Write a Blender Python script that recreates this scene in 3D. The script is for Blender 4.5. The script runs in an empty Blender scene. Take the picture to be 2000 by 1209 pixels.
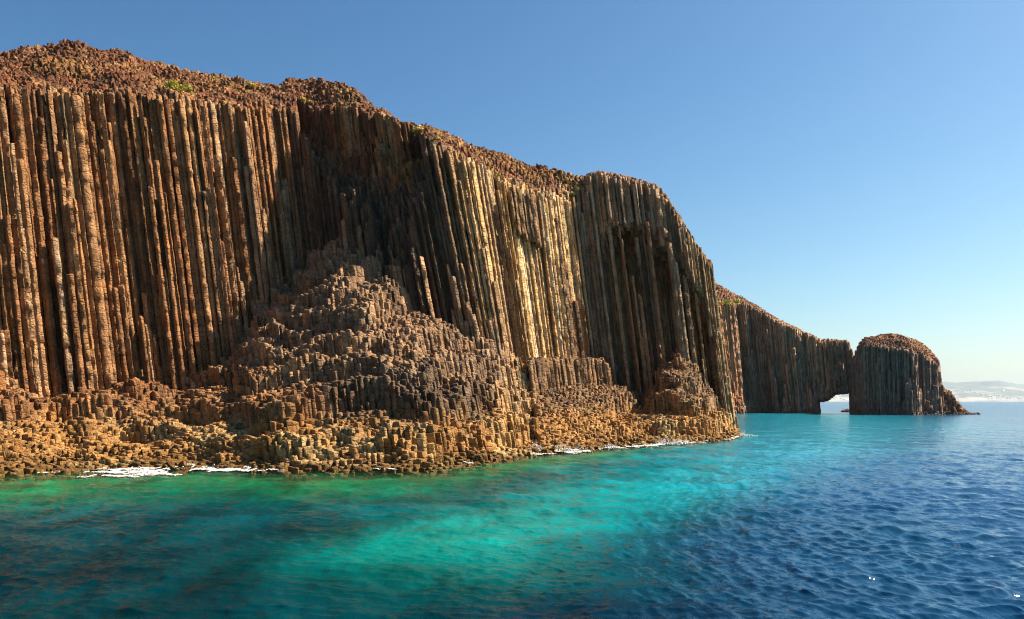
import bpy, math
import numpy as np

RNG = np.random.default_rng(7)
F = 1570.0            # focal length of the photograph in its own 2000-px-wide pixels
CZ = 4.0              # camera height above the sea
HOR = 784.0           # image row of the horizon
C = bpy.context.scene.collection

# ------------------------------------------------------------------ helpers
def T(u, tab):
    a = np.array(tab, float)
    return np.interp(u, a[:, 0], a[:, 1])

def h2(ix, iy, seed=0):
    """hash of integer lattice points -> 0..1"""
    ix = np.asarray(ix, np.int64); iy = np.asarray(iy, np.int64)
    n = (ix * 374761393 + iy * 668265263 + (int(seed) + 1) * 2147483647) & 0xFFFFFFFF
    n = ((n ^ (n >> 13)) * 1274126177) & 0xFFFFFFFF
    n = ((n ^ (n >> 16)) * 2246822519) & 0xFFFFFFFF
    n = n ^ (n >> 15)
    return (n & 0xFFFFFF) / float(0xFFFFFF)

def vnoise(x, y, seed=0):
    xi = np.floor(x); yi = np.floor(y)
    fx = x - xi; fy = y - yi
    fx = fx * fx * (3 - 2 * fx); fy = fy * fy * (3 - 2 * fy)
    xi = xi.astype(np.int64); yi = yi.astype(np.int64)
    a = h2(xi, yi, seed); b = h2(xi + 1, yi, seed)
    c = h2(xi, yi + 1, seed); d = h2(xi + 1, yi + 1, seed)
    return (a * (1 - fx) + b * fx) * (1 - fy) + (c * (1 - fx) + d * fx) * fy

def fbm(x, y, seed=0, oct=4):
    s = 0.0; a = 0.5; t = 0.0
    for o in range(oct):
        s = s + a * vnoise(x * 2 ** o + 17.3 * o, y * 2 ** o - 9.1 * o, seed + o)
        t += a; a *= 0.5
    return s / t * 2 - 1          # -1..1

def sstep(a, b, x):
    t = np.clip((x - a) / (b - a), 0, 1)
    return t * t * (3 - 2 * t)

def raw_mesh(name, verts, quads=None, ngons=None, cols=None, extra=None):
    """quads (n,4) and ngons (m,k) index arrays -> mesh, by foreach_set"""
    me = bpy.data.meshes.new(name)
    loops, starts, p = [], [], 0
    for arr in (quads, ngons):
        if arr is None or len(arr) == 0:
            continue
        k = arr.shape[1]
        loops.append(arr.ravel())
        starts.append(p + np.arange(len(arr)) * k)
        p += arr.size
    loops = np.concatenate(loops).astype(np.int32)
    starts = np.concatenate(starts).astype(np.int32)
    me.vertices.add(len(verts)); me.loops.add(len(loops)); me.polygons.add(len(starts))
    me.vertices.foreach_set('co', np.ascontiguousarray(verts, np.float32).ravel())
    me.loops.foreach_set('vertex_index', loops)
    me.polygons.foreach_set('loop_start', starts)
    me.update(calc_edges=True)
    if cols is not None:
        at = me.color_attributes.new('tint', 'FLOAT_COLOR', 'POINT')
        c4 = np.ones((len(verts), 4), np.float32); c4[:, :cols.shape[1]] = cols
        at.data.foreach_set('color', c4.ravel())
    if extra:
        for nm, val in extra.items():
            at = me.attributes.new(nm, 'FLOAT', 'POINT')
            at.data.foreach_set('value', np.ascontiguousarray(val, np.float32))
    return me

def link(name, me, mat=None, parent=None, smooth=False):
    o = bpy.data.objects.new(name, me)
    C.objects.link(o)
    if mat is not None:
        me.materials.append(mat)
    if smooth:
        me.polygons.foreach_set('use_smooth', np.ones(len(me.polygons), bool))
    if parent is not None:
        o.parent = parent
        o.matrix_parent_inverse.identity()
        pl = parent.location
        me.transform(__import__('mathutils').Matrix.Translation((-pl[0], -pl[1], -pl[2])))
    return o

def empty(name, loc):
    o = bpy.data.objects.new(name, None); C.objects.link(o)
    o.location = loc; o.empty_display_size = 1
    return o

def tag(o, label=None, cat=None, group=None, kind=None):
    if label: o['label'] = label
    if cat: o['category'] = cat
    if group: o['group'] = group
    if kind: o['kind'] = kind
    return o

# ------------------------------------------------------------------ materials
def new_mat(name):
    m = bpy.data.materials.new(name); m.use_nodes = True
    nt = m.node_tree
    return m, nt, nt.nodes['Principled BSDF']

def rock_material(name, scale=1.0, bump=0.6, contrast=1.0):
    m, nt, bs = new_mat(name)
    N, L = nt.nodes, nt.links
    geo = N.new('ShaderNodeNewGeometry')
    mp = N.new('ShaderNodeMapping'); mp.inputs['Scale'].default_value = (scale, scale, scale)
    L.new(geo.outputs['Position'], mp.inputs['Vector'])
    # blocky cracks: cells squashed along z
    mv = N.new('ShaderNodeMapping'); mv.inputs['Scale'].default_value = (.7 * scale, .7 * scale, 2.3 * scale)
    L.new(geo.outputs['Position'], mv.inputs['Vector'])
    vo = N.new('ShaderNodeTexVoronoi'); vo.feature = 'DISTANCE_TO_EDGE'; vo.inputs['Scale'].default_value = 1.0
    n0 = N.new('ShaderNodeTexNoise'); n0.inputs['Scale'].default_value = 1.6; n0.inputs['Detail'].default_value = 3
    L.new(mp.outputs[0], n0.inputs['Vector'])
    mixv = N.new('ShaderNodeMix'); mixv.data_type = 'VECTOR'; mixv.inputs['Factor'].default_value = 0.25
    L.new(mv.outputs[0], mixv.inputs['A']); L.new(n0.outputs['Color'], mixv.inputs['B'])
    L.new(mixv.outputs['Result'], vo.inputs['Vector'])
    cr = N.new('ShaderNodeMapRange'); cr.inputs['From Max'].default_value = 0.07
    L.new(vo.outputs['Distance'], cr.inputs['Value'])
    n1 = N.new('ShaderNodeTexNoise'); n1.inputs['Scale'].default_value = 5.0; n1.inputs['Detail'].default_value = 6; n1.inputs['Roughness'].default_value = 0.65
    L.new(mp.outputs[0], n1.inputs['Vector'])
    n2 = N.new('ShaderNodeTexNoise'); n2.inputs['Scale'].default_value = 0.55; n2.inputs['Detail'].default_value = 5
    L.new(mp.outputs[0], n2.inputs['Vector'])
    # streaks: noise stretched along z
    ms = N.new('ShaderNodeMapping'); ms.inputs['Scale'].default_value = (2.2 * scale, 2.2 * scale, 0.10 * scale)
    L.new(geo.outputs['Position'], ms.inputs['Vector'])
    n3 = N.new('ShaderNodeTexNoise'); n3.inputs['Scale'].default_value = 1.0; n3.inputs['Detail'].default_value = 4
    L.new(ms.outputs[0], n3.inputs['Vector'])
    col = N.new('ShaderNodeVertexColor'); col.layer_name = 'tint'
    def ramp(node, lo, hi):
        r = N.new('ShaderNodeMapRange')
        r.inputs['From Min'].default_value = 0.3; r.inputs['From Max'].default_value = 0.7
        r.inputs['To Min'].default_value = lo; r.inputs['To Max'].default_value = hi
        L.new(node.outputs['Fac'], r.inputs['Value']); return r
    def mul(a, b):
        k = N.new('ShaderNodeMath'); k.operation = 'MULTIPLY'
        L.new(a.outputs[0], k.inputs[0]); L.new(b.outputs[0], k.inputs[1]); return k
    f = mul(mul(ramp(n1, 1 - 0.4 * contrast, 1 + 0.4 * contrast), ramp(n2, 0.7, 1.3)), ramp(n3, 0.72, 1.28))
    vm = N.new('ShaderNodeVectorMath'); vm.operation = 'SCALE'
    L.new(col.outputs['Color'], vm.inputs[0]); L.new(f.outputs[0], vm.inputs['Scale'])
    # iron staining: shift of hue
    hs = N.new('ShaderNodeMix'); hs.data_type = 'RGBA'; hs.blend_type = 'MULTIPLY'
    hs.inputs['B'].default_value = (1.0, 0.78, 0.56, 1)
    n4 = N.new('ShaderNodeTexNoise'); n4.inputs['Scale'].default_value = 0.9; n4.inputs['Detail'].default_value = 4
    mo = N.new('ShaderNodeMapping'); mo.inputs['Location'].default_value = (31, 7, 3); mo.inputs['Scale'].default_value = (scale, scale, 0.5 * scale)
    L.new(geo.outputs['Position'], mo.inputs['Vector']); L.new(mo.outputs[0], n4.inputs['Vector'])
    L.new(ramp(n4, 0.0, 0.85).outputs[0], hs.inputs['Factor'])
    L.new(vm.outputs[0], hs.inputs['A'])
    L.new(hs.outputs['Result'], bs.inputs['Base Color'])
    bs.inputs['Roughness'].default_value = 0.85
    bs.inputs['Specular IOR Level'].default_value = 0.25
    # bump
    ad = N.new('ShaderNodeMath'); ad.operation = 'MULTIPLY_ADD'
    ad.inputs[1].default_value = 0.28
    L.new(cr.outputs[0], ad.inputs[0]); L.new(n1.outputs['Fac'], ad.inputs[2])
    bp = N.new('ShaderNodeBump'); bp.inputs['Strength'].default_value = bump; bp.inputs['Distance'].default_value = 0.36 / scale
    L.new(ad.outputs[0], bp.inputs['Height'])
    L.new(bp.outputs[0], bs.inputs['Normal'])
    return m

M_ROCK = rock_material('basalt', 1.0, 1.0)
M_FAR = rock_material('distant_basalt', 0.55, 0.7)

# ------------------------------------------------------------------ column lattice
def lattice(x0, x1, y0, y1, w, rot, seed, jit=0.2):
    """jittered hexagonal tiling: centres (N,2), polygons (N,6,2), ij"""
    R = w / math.sqrt(3)
    cx, cy = (x0 + x1) / 2, (y0 + y1) / 2
    rad = math.hypot(x1 - x0, y1 - y0) / 2
    ni = int(rad / w) + 2; nj = int(rad / (1.5 * R)) + 2
    I, J = np.meshgrid(np.arange(-ni, ni + 1), np.arange(-nj, nj + 1), indexing='ij')
    a = 2 * I + (J & 1); b = 3 * J
    off = np.array([(0, 2), (1, 1), (1, -1), (0, -2), (-1, -1), (-1, 1)])[::-1]   # counter-clockwise below
    off = np.array([(1, -1), (1, 1), (0, 2), (-1, 1), (-1, -1), (0, -2)])
    va = a[..., None] + off[:, 0]; vb = b[..., None] + off[:, 1]
    jx = (h2(va, vb, seed) - .5) * 2 * jit * w; jy = (h2(va, vb, seed + 5) - .5) * 2 * jit * w
    px = va * w / 2 + jx; py = vb * R / 2 + jy
    # slow warp so that rows do not run dead straight
    wx = fbm(px / (7 * w), py / (7 * w), seed + 11, 2) * 1.3 * w
    wy = fbm(px / (7 * w) + 40, py / (7 * w), seed + 13, 2) * 1.3 * w
    px = px + wx; py = py + wy
    c, s = math.cos(rot), math.sin(rot)
    X = cx + px * c - py * s; Y = cy + px * s + py * c
    poly = np.stack([X, Y], -1)
    cen = poly.mean(2)
    return cen, poly, I, J

def neigh_min(Z, J):
    """lowest neighbour on the offset hexagonal grid (axis0=i, axis1=j)"""
    P = np.pad(Z, 1, constant_values=-3.0)
    odd = (J & 1) == 1
    def sh(di, dj):
        return P[1 + di:P.shape[0] - 1 + di, 1 + dj:P.shape[1] - 1 + dj]
    m = np.minimum(sh(1, 0), sh(-1, 0))
    m = np.minimum(m, np.where(odd, sh(1, 1), sh(-1, 1)))
    m = np.minimum(m, sh(0, 1)); m = np.minimum(m, sh(0, -1))
    m = np.minimum(m, np.where(odd, sh(1, -1), sh(-1, -1)))
    return m

def columns_mesh(name, cen, poly, zt, zb, colr, leanf, w, seed, seg=0.75, gap=0.95, hang=None, rough=0.05, tiltk=.28, inset=(.72, .95)):
    """prisms with chamfered corners, wobbling blocks along their height and a worn top; one mesh"""
    n = len(cen)
    rng = np.random.default_rng(seed)
    nxt = np.roll(poly, -1, axis=1)
    p12 = np.empty((n, 12, 2))
    ch = rng.uniform(.03, .12, (n, 1, 1))
    p12[:, 0::2] = poly + (nxt - poly) * ch
    p12[:, 1::2] = poly + (nxt - poly) * (1 - ch)
    d12 = p12 - cen[:, None, :]
    # blocks: every joint is a pair of rings, so each block can sit a little out of line with the next
    B = np.clip(1 + ((zt - zb) / seg + rng.uniform(-.4, .6, n)).astype(int), 1, 40)
    K = 2 * B
    col = np.repeat(np.arange(n), K)
    first = np.concatenate([[0], np.cumsum(K)[:-1]])
    j = np.arange(len(col)) - first[col]
    blk = j // 2; up = j % 2
    nb = B.sum(); bfirst = np.concatenate([[0], np.cumsum(B)[:-1]])
    bi = bfirst[col] + blk
    jit = rng.uniform(-.36, .36, nb)                    # joint heights
    jitn = np.concatenate([jit[1:], [0]])
    isl = blk == B[col] - 1
    t = (blk + up + np.where(up == 0, np.where(blk == 0, 0, jit[bi]), np.where(isl, 0, jitn[bi]))) / B[col]
    z = zb[col] + (zt[col] - .05 * w - zb[col]) * t + np.where(up == 0, .02, -.02)
    bsc = gap * (1 - np.abs(rng.normal(0, rough, nb))); bsc = np.where(rng.random(nb) < .12, bsc * .9, bsc)
    bo = rng.normal(0, rough * .6 * w, (nb, 2))
    br = rng.normal(1, rough * .8, (nb, 12))            # each block's own outline
    sc = bsc[bi] * (1 + rng.normal(0, rough * .25, len(col)))
    ox = bo[bi, 0]; oy = bo[bi, 1]
    V = np.empty((len(col), 12, 3))
    V[..., 0] = cen[col, 0][:, None] + d12[col, :, 0] * br[bi] * sc[:, None] + ox[:, None]
    V[..., 1] = cen[col, 1][:, None] + d12[col, :, 1] * br[bi] * sc[:, None] + oy[:, None]
    V[..., 2] = z[:, None] + rng.normal(0, .035 * w, (len(col), 12))
    last = first + K - 1
    g = rng.normal(0, tiltk, (n, 2))
    tilt = (d12 * g[:, None, :]).sum(-1)
    V[last, :, 2] += tilt
    # worn, slightly inset top
    ins = np.empty((n, 12, 3))
    si = (rng.uniform(*inset, n) * bsc[bi[last]])[:, None]
    ins[..., 0] = cen[:, 0][:, None] + d12[..., 0] * br[bi[last]] * si + ox[last][:, None]
    ins[..., 1] = cen[:, 1][:, None] + d12[..., 1] * br[bi[last]] * si + oy[last][:, None]
    ins[..., 2] = zt[:, None] + tilt * .8 + rng.normal(0, .06 * w, (n, 12)) + .02 * w
    base = (np.arange(len(col)) * 12)[:, None]
    k = np.arange(12); k1 = (k + 1) % 12
    rr = np.flatnonzero(j < K[col] - 1)
    b0 = base[rr]; b1 = base[rr + 1]
    q = np.stack([b0 + k, b0 + k1, b1 + k1, b1 + k], -1).reshape(-1, 4)
    it = len(col) * 12 + (np.arange(n) * 12)[:, None]
    bl = base[last]
    q2 = np.stack([bl + k, bl + k1, it + k1, it + k], -1).reshape(-1, 4)
    ng = it + k
    if hang is not None and hang.any():
        ng = np.concatenate([ng, (base[first[hang]] + k[::-1])])
    verts = np.concatenate([V.reshape(-1, 3), ins.reshape(-1, 3)])
    own = np.concatenate([np.repeat(col, 12), np.repeat(np.arange(n), 12)])
    kk = leanf(cen[:, 0], cen[:, 1])
    verts[:, 0] -= kk[own] * verts[:, 2]
    zc = verts[:, 2]
    cols = colr(own, zc)
    return raw_mesh(name, verts, np.concatenate([q, q2]), ng, cols)

# ------------------------------------------------------------------ the main cliff
YF = [(-400, 50), (-200, 53), (0, 58), (140, 62), (280, 66.5), (420, 71), (520, 75.2), (570, 77.6), (620, 80), (655, 81.2), (690, 80), (725, 77.4), (770, 75.2),
      (850, 74.4), (950, 75.2), (1005, 77.5), (1050, 82.5), (1090, 87.5), (1130, 91.5), (1175, 96.0), (1200, 97), (1290, 98), (1385, 98.5), (1418, 103), (1470, 112)]
YS = [(-400, 40), (-100, 43.5), (0, 44.5), (200, 46.9), (430, 47.9), (560, 45.5), (700, 46.2), (850, 47.9), (950, 52.8), (1040, 60),
      (1150, 65.5), (1300, 75), (1400, 81), (1430, 86), (1447, 93), (1452, 99), (1462, 125)]
RIM = [(-400, 170), (0, 178), (200, 183), (300, 190), (400, 205), (470, 205), (530, 215), (580, 225), (640, 250), (700, 248), (770, 252), (850, 285), (900, 310),
       (960, 345), (1000, 365), (1060, 385), (1120, 392), (1135, 372), (1148, 350), (1160, 342), (1215, 350), (1280, 367), (1300, 388), (1320, 416), (1360, 482), (1376, 505),
       (1388, 517), (1394, 570), (1401, 640), (1412, 720), (1424, 800), (1432, 830), (1450, 870)]
SKY = [(-400, 120), (-100, 115), (0, 110), (60, 97), (130, 87), (230, 95), (262, 112), (300, 127), (400, 149), (480, 163), (540, 169), (560, 163), (620, 161), (660, 168), (690, 180),
       (730, 210), (770, 236), (850, 262), (930, 285), (1000, 310), (1090, 335), (1145, 349), (1156, 340), (1168, 337), (1215, 346), (1280, 363), (1300, 385), (1320, 414), (1360, 480), (1376, 503),
       (1388, 515), (1394, 570), (1401, 640), (1412, 720), (1424, 800), (1432, 830), (1450, 870)]
BASE = [(-400, 762), (0, 764), (200, 754), (330, 746), (380, 738), (420, 722), (460, 690), (500, 640), (530, 600), (560, 575), (615, 530), (655, 485), (700, 478), (745, 490), (790, 520), (850, 570), (900, 610),
        (950, 645), (1000, 678), (1050, 712), (1065, 708), (1195, 708), (1212, 735), (1235, 768), (1262, 782), (1280, 770), (1294, 735), (1312, 705), (1340, 678), (1365, 690),
        (1385, 730), (1405, 772), (1425, 812), (1440, 840), (1447, 850), (1455, 860)]
CAPL = [(-400, 22), (0, 22), (300, 20), (560, 17), (690, 17), (770, 13), (900, 17), (1000, 20), (1110, 16), (1140, 8), (1160, 5), (1450, 5)]
TPOW = [(-400, 1.15), (400, 1.15), (500, 1.15), (560, 1.08), (800, 1.05), (1000, 1.0), (1200, 1.1), (1450, 0.9)]

def lean_main(x, y):
    u = 1000 + F * x / y
    return 0.125 + 0.075 * np.exp(-((u - 930) / 110) ** 2) - 0.02 * np.exp(-((u - 0) / 200) ** 2)

def main_fields(x, y):
    u = 1000 + F * x / y
    k = lean_main(x, y)
    butt = fbm(x / 3.2, y / 3.2, 31, 3) * 1.25 + fbm(x / 11, y / 11, 37, 2) * 1.2
    yf = T(u, YF) + butt * np.where(u > 1175, .55, 1.0)
    s = y - yf
    zr = np.full_like(x, 25.0); zs = np.full_like(x, 33.0)
    L = T(u, CAPL)
    for _ in range(5):
        zr = 4 + (HOR - T(u - k * zr * F / y, RIM)) * yf / F
        zs = 4 + (HOR - T(u - k * zs * F / y, SKY)) * (yf + L) / F
    tt = np.clip(s / L, 0, 1)
    cap = zr + (zs - zr) * tt ** 0.9 - np.maximum(s - L, 0) * .5
    ysh = T(u, YS) + fbm(x / 4, y / 4, 51, 3) * 1.4
    zb = 4 + (HOR - T(u, BASE)) * np.minimum(yf, T(u, YF) + 1) / F
    zb = np.minimum(zb, np.maximum(zr, .5))
    t = np.clip((y - ysh) / np.maximum(yf - ysh, 1), 0, 1.0)
    tal = zb * t ** T(u, TPOW)
    tal = np.where(y < ysh, -(ysh - y) * .4, tal)
    # bench of cut columns below the golden wall
    bench = (sstep(1050, 1064, u) * (1 - sstep(1196, 1212, u)))
    dfr = yf - y
    btop = np.where(dfr < 8.5, zb, np.minimum(tal, zb - 2.6 - .25 * (dfr - 8.5)))
    tal = np.where(bench > .5, btop, tal)
    return dict(u=u, k=k, s=s, yf=yf, ysh=ysh, zr=zr, zs=zs, cap=cap, tal=tal, zb=zb, L=L, bench=bench > .5)

def bedrock(cen, ground, J, leanf, w, root, mat, colr):
    """the solid mass that the outer columns stand against"""
    z = np.maximum(neigh_min(neigh_min(ground, J), J) - .35, -3.1)
    n0, n1 = z.shape
    i = np.arange(n0 * n1).reshape(n0, n1)
    q = np.stack([i[:-1, :-1], i[1:, :-1], i[1:, 1:], i[:-1, 1:]], -1).reshape(-1, 4)
    v = np.concatenate([cen, z[..., None]], -1).reshape(-1, 3)
    v[:, 0] -= leanf(v[:, 0], np.maximum(v[:, 1], 5)) * v[:, 2]
    q = q[(z.ravel()[q] > -3.0).any(1)]
    use = np.unique(q); idx = np.full(len(v), -1); idx[use] = np.arange(len(use))
    me = raw_mesh('bedrock', v[use], idx[q], None, np.tile(np.array(colr), (len(use), 1)))
    return link('bedrock', me, mat, root)

def build_main():
    w = 0.385
    cen, poly, I, J = lattice(-64, 46, 36, 134, w, 0.35, 3, .31)
    x, y = cen[..., 0], cen[..., 1]
    f = main_fields(x, y)
    u, s, zr, zb, tal, cap = f['u'], f['s'], f['zr'], f['zb'], f['tal'], f['cap']
    s = s + (h2(I, J, 107) - .5) * 1.15 + (vnoise(x / .8, y / .8, 41) - .5) * .35
    r1 = h2(I, J, 101); r2 = h2(I, J, 102); r3 = h2(I, J, 103); r4 = h2(I, J, 104)
    clump = fbm(x / 2.2, y / 2.2, 61, 3)
    # terraces on the talus
    hstep = 2.3 + .8 * fbm(x / 9, y / 9, 71, 2)
    zz = tal + fbm(x / 5, y / 5, 73, 4) * 2.0 * sstep(0, 3, tal)
    q = zz / hstep; fq = q - np.floor(q)
    terr = hstep * (np.floor(q) + sstep(.50, .76, fq))
    tw = .3 + .55 * np.clip(sstep(1.2, 3.0, tal) + sstep(420, 520, u) * .6, 0, 1)
    mound = sstep(440, 540, u) * (1 - sstep(1010, 1060, u))
    talus = np.where(f['bench'], tal, tal * (1 - tw) + terr * tw)
    talus = talus + (r1 - .5) * (.11 + .42 * mound * sstep(2, 6, tal)) + np.where(r2 > .95, (r3 - .4) * .8, 0) + fbm(x / 2.4, y / 1.2, 75, 4) * .85
    talus = np.where(f['bench'], tal + (r1 - .5) * .35, talus)
    talus = np.where(tal < .25, tal + (r1 - .5) * .5, talus)
    talus = np.minimum(talus, np.maximum(zr, 1.0) + .5)
    capz = cap + (r1 - .5) * .36 + fbm(x / 2.4, y / 2.4, 81, 4) * 1.0 + fbm(x / 8, y / 8, 83, 2) * .6 * sstep(1, 5, s)
    steep = u > 1140
    capz = np.where(steep & (s > 0), cap + (r1 - .5) * .7, capz)
    # broken-off columns standing in front of the wall
    span = np.maximum(zr - np.maximum(talus, 0), 0)
    prob = np.clip(.66 + s / 2.0, 0, 1) * np.where(u > 1175, .22, 1.0) * np.where((u > 985) & (u < 1175), .6, 1)
    frac = np.clip(.5 + .55 * fbm(x / 2.0, y / 2.0, 91, 2) + (r3 - .5) * .75, .06, 1.0)
    spire = (s <= 0) & (s > -1.35) & (r2 < prob) & (span > 3)
    ztop = np.where(s > 0, capz, talus)
    zone = np.exp(-((u - 800) / 120) ** 2)
    spire &= ~((zone > .2) & (r4 > .12 + .5 * (1 - zone)))
    frac = np.where(zone > .2, frac * .7, frac)
    ztop = np.where(spire, talus + span * frac, ztop)
    # the upper rim is ragged
    rag = (s > 0) & (s < 1.1) & (r4 < .45) & (span > 5)
    ztop = np.where(rag, np.maximum(talus, capz - r3 ** 2 * np.where(u > 590, 9.0, 6.0)), ztop)
    # stepped alcove above the mound: columns broken at mid height
    zone = np.exp(-((u - 800) / 120) ** 2)
    stepz = (s > -.5) & (s < 6.0) & (zone > .25)
    drop = np.clip((6.0 - s) / 6.0, 0, 1) * zone
    ztop = np.where(stepz, np.maximum(talus, np.minimum(ztop, zr - span * drop * .9 + clump * 2.6 + (r3 - .5) * 1.6)), ztop)
    # --- hanging parts: (a) alcove of the tower, (b) wedge on the golden wall
    ground = ztop.copy()
    hang_top = ztop.copy()
    zuse = 18.0
    ua = u - f['k'] * zuse * F / y
    D = 7.2 * sstep(1165, 1225, ua) * (1 - sstep(1352, 1384, ua))
    arch = T(ua, [(1150, 520), (1180, 462), (1215, 428), (1250, 432), (1290, 455), (1330, 500), (1365, 560), (1390, 640)])
    za = 4 + (HOR - arch - 75 * np.clip(s / np.maximum(D, .5), 0, 1)) * y / F + clump * 1.5 + (r3 - .5) * 1.6
    alc = (s > -1.7) & (s < D) & (D > .8) & (ztop > za + .8)
    # floor of the cove keeps the talus
    ground = np.where(alc, np.maximum(np.minimum(talus, zb), -1.0), ground)
    hb = np.where(alc, za, 0)
    zuse = 23.0
    ub = u - f['k'] * zuse * F / y
    wed = (s > -2.0) & (s <= .3) & (ub > 1003) & (ub < 1062) & (r2 < .92)
    zw = 4 + (HOR - T(ub, [(1003, 440), (1020, 462), (1045, 476), (1062, 470)])) * y / F + (r3 - .5) * 1.2
    wed &= zr > zw + 1
    hang = alc | wed
    hb = np.where(wed, zw, hb)
    hang_top = np.where(wed, zr - .3 - r3 * .8, np.where(alc, ztop, 0))
    ground = np.where(wed, talus, ground)
    # domain
    dom = (y > f['ysh'] - 9) & (s < f['L'] + 9) & (u > -420) & (u < 1500) & (y < 140)
    ground = np.where(dom, ground, -3.0)
    nm = neigh_min(ground, J)
    zlow = np.maximum(nm - 1.2, -3.2)
    keep = dom & (ground > -2.6)
    zlow = np.minimum(zlow, ground - .8)
    leanf = lean_main
    # ---- colour of each column
    cx = fbm(x / 6, y / 6, 201, 3); pat = fbm(x / 1.6, y / 1.6, 205, 2)
    rr5 = h2(I, J, 109)
    def base_cols(sel):
        U = u[sel]; S = s[sel]; G = ground[sel]
        n = len(U)
        c = np.tile(np.array([0.31, 0.155, 0.066]), (n, 1))
        def mixto(col, fac):
            nonlocal c
            fac = np.clip(fac, 0, 1)[:, None]
            c = c * (1 - fac) + np.array(col) * fac
        mixto((.13, .09, .06), sstep(610, 700, U) * (1 - sstep(960, 1000, U)))          # grey-brown bulge, darkened so its shade is partly in the colour
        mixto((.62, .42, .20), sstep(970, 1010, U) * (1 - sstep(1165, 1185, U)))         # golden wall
        mixto((.70, .56, .36), .8 * (sstep(1000, 1020, U) * (1 - sstep(1150, 1180, U))) * (rr5[sel] < .28))          # cream mineral streaks
        mixto((.56, .43, .28), .5 * (rr5[sel] < .045) * (U < 560))
        mixto((.35, .25, .165), sstep(1165, 1190, U))                                    # tower
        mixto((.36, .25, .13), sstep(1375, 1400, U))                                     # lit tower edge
        mixto((.21, .085, .037), sstep(.6, 2.0, S - 3.2 * zone[sel]) * (1 - .45 * sstep(1140, 1160, U)))   # rusty summit slope
        mixto((.30, .165, .055), .75 * sstep(.05, .35, cx[sel]) * sstep(2.0, 4.0, S))          # dry grass and lichen on the slope
        ta = (S <= 0)
        mixto((.34, .222, .135), ta * mound[sel] * sstep(3, 9, tal[sel]))                # greyer mound
        mixto((.26, .16, .085), ta * sstep(1000, 1080, U) * (1 - sstep(1405, 1440, U)))
        c *= np.where(ta, .86 + .28 * r4[sel], 0.66 + .62 * r4[sel])[:, None]
        mixto((.46, .28, .14), .55 * sstep(.15, .6, pat[sel]))
        mixto((.10, .06, .04), .5 * sstep(.2, .6, -pat[sel]))
        return c
    def parts_cols(sel):
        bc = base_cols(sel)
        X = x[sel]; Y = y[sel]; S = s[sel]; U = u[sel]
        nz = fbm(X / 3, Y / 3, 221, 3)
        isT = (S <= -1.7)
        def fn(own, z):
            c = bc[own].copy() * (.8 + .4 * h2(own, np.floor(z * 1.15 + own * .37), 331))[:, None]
            lo = (1 - sstep(1.6, 4.2, z + 1.2 * nz[own])) * isT[own]
            amt = (.9 * lo)[:, None]
            och = np.where((nz[own] > .12)[:, None], np.array([.57, .39, .17]), np.array([.45, .25, .085]))
            c = c * (1 - amt) + och * amt
            wet = (1 - sstep(.1, .75, z + .35 * nz[own]))[:, None] * .8
            c = c * (1 - wet) + np.array([.13, .08, .022]) * wet
            und = (1 - sstep(-1.2, -.2, z))[:, None]
            c = c * (1 - und) + np.array([.10, .10, .03]) * und
            return c
        return fn
    root = empty('basalt_cliff', (-10, 75, 0))
    tag(root, 'tall near cliff of brown basalt columns with a rusty sloping top', 'cliff')
    # ---- 100 individual columns: the ones that show largest
    exposed = ground - np.maximum(nm, 0)
    # a column shows if the cells in front of it are lower: use height above the lowest neighbour and screen scale
    xa = (x - f['k'] * ground * .5)
    ucen = 1000 + F * xa / y
    vis = keep & ~hang & (s > -2.2) & (s < .6) & (ucen > 5) & (ucen < 1400) & (exposed > 6)
    score = np.where(vis, exposed / y * (1 + .5 * (s < 0)), 0)
    order = np.argsort(-score.ravel())[:100]
    chosen = np.zeros(ground.size, bool); chosen[order] = True; chosen = chosen.reshape(ground.shape) & vis
    sets = {}
    near = (s > -1.75) & (s <= 1.6) & (ground - np.maximum(zb, 0) > .5) & keep & ~chosen
    sets['column_wall'] = near
    sets['summit_slope'] = keep & ~chosen & ~near & (s > 0)
    rest = keep & ~chosen & ~near & (s <= 0)
    md = rest & (mound > .5) & (tal > 3.6)
    sets['column_mound'] = md
    sets['rock_shelf'] = rest & ~md
    sd = 500
    lab = {'column_wall': 'wall of tightly packed tall brown columns', 'summit_slope': 'rusty knobbly slope above the rim',
           'column_mound': 'grey-brown stepped mound of broken column stumps', 'rock_shelf': 'ochre rock shelf at the waterline'}
    for nm_, sel in sets.items():
        sd += 1
        kw = {'summit_slope': dict(rough=.09, tiltk=.35), 'column_wall': dict(rough=.062, seg=.6, gap=.93),
              'column_mound': dict(rough=.055, tiltk=.22, inset=(.8, .97), gap=.98),
              'rock_shelf': dict(rough=.06, tiltk=.14, inset=(.86, .99), gap=1.04)}[nm_]
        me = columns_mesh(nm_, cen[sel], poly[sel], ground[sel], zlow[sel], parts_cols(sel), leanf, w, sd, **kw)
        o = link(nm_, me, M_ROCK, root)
        o['kind'] = 'stuff'; o['label'] = lab[nm_]
    sel = keep & hang
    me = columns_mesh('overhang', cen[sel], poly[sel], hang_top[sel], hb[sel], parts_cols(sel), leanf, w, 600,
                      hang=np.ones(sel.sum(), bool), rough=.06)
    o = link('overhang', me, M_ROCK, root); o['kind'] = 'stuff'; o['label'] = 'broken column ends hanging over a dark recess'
    for a, b in np.argwhere(chosen):
        sel = np.zeros(ground.shape, bool); sel[a, b] = True
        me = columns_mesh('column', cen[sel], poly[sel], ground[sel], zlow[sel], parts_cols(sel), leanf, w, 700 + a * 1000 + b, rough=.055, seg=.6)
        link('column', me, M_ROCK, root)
    bedrock(cen, ground, J, leanf, w, root, M_ROCK, (.14, .09, .06))
    # anchors for the plants
    capc = keep & (s > 0)
    return (x - f['k'] * ground)[capc], y[capc], ground[capc]

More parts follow.
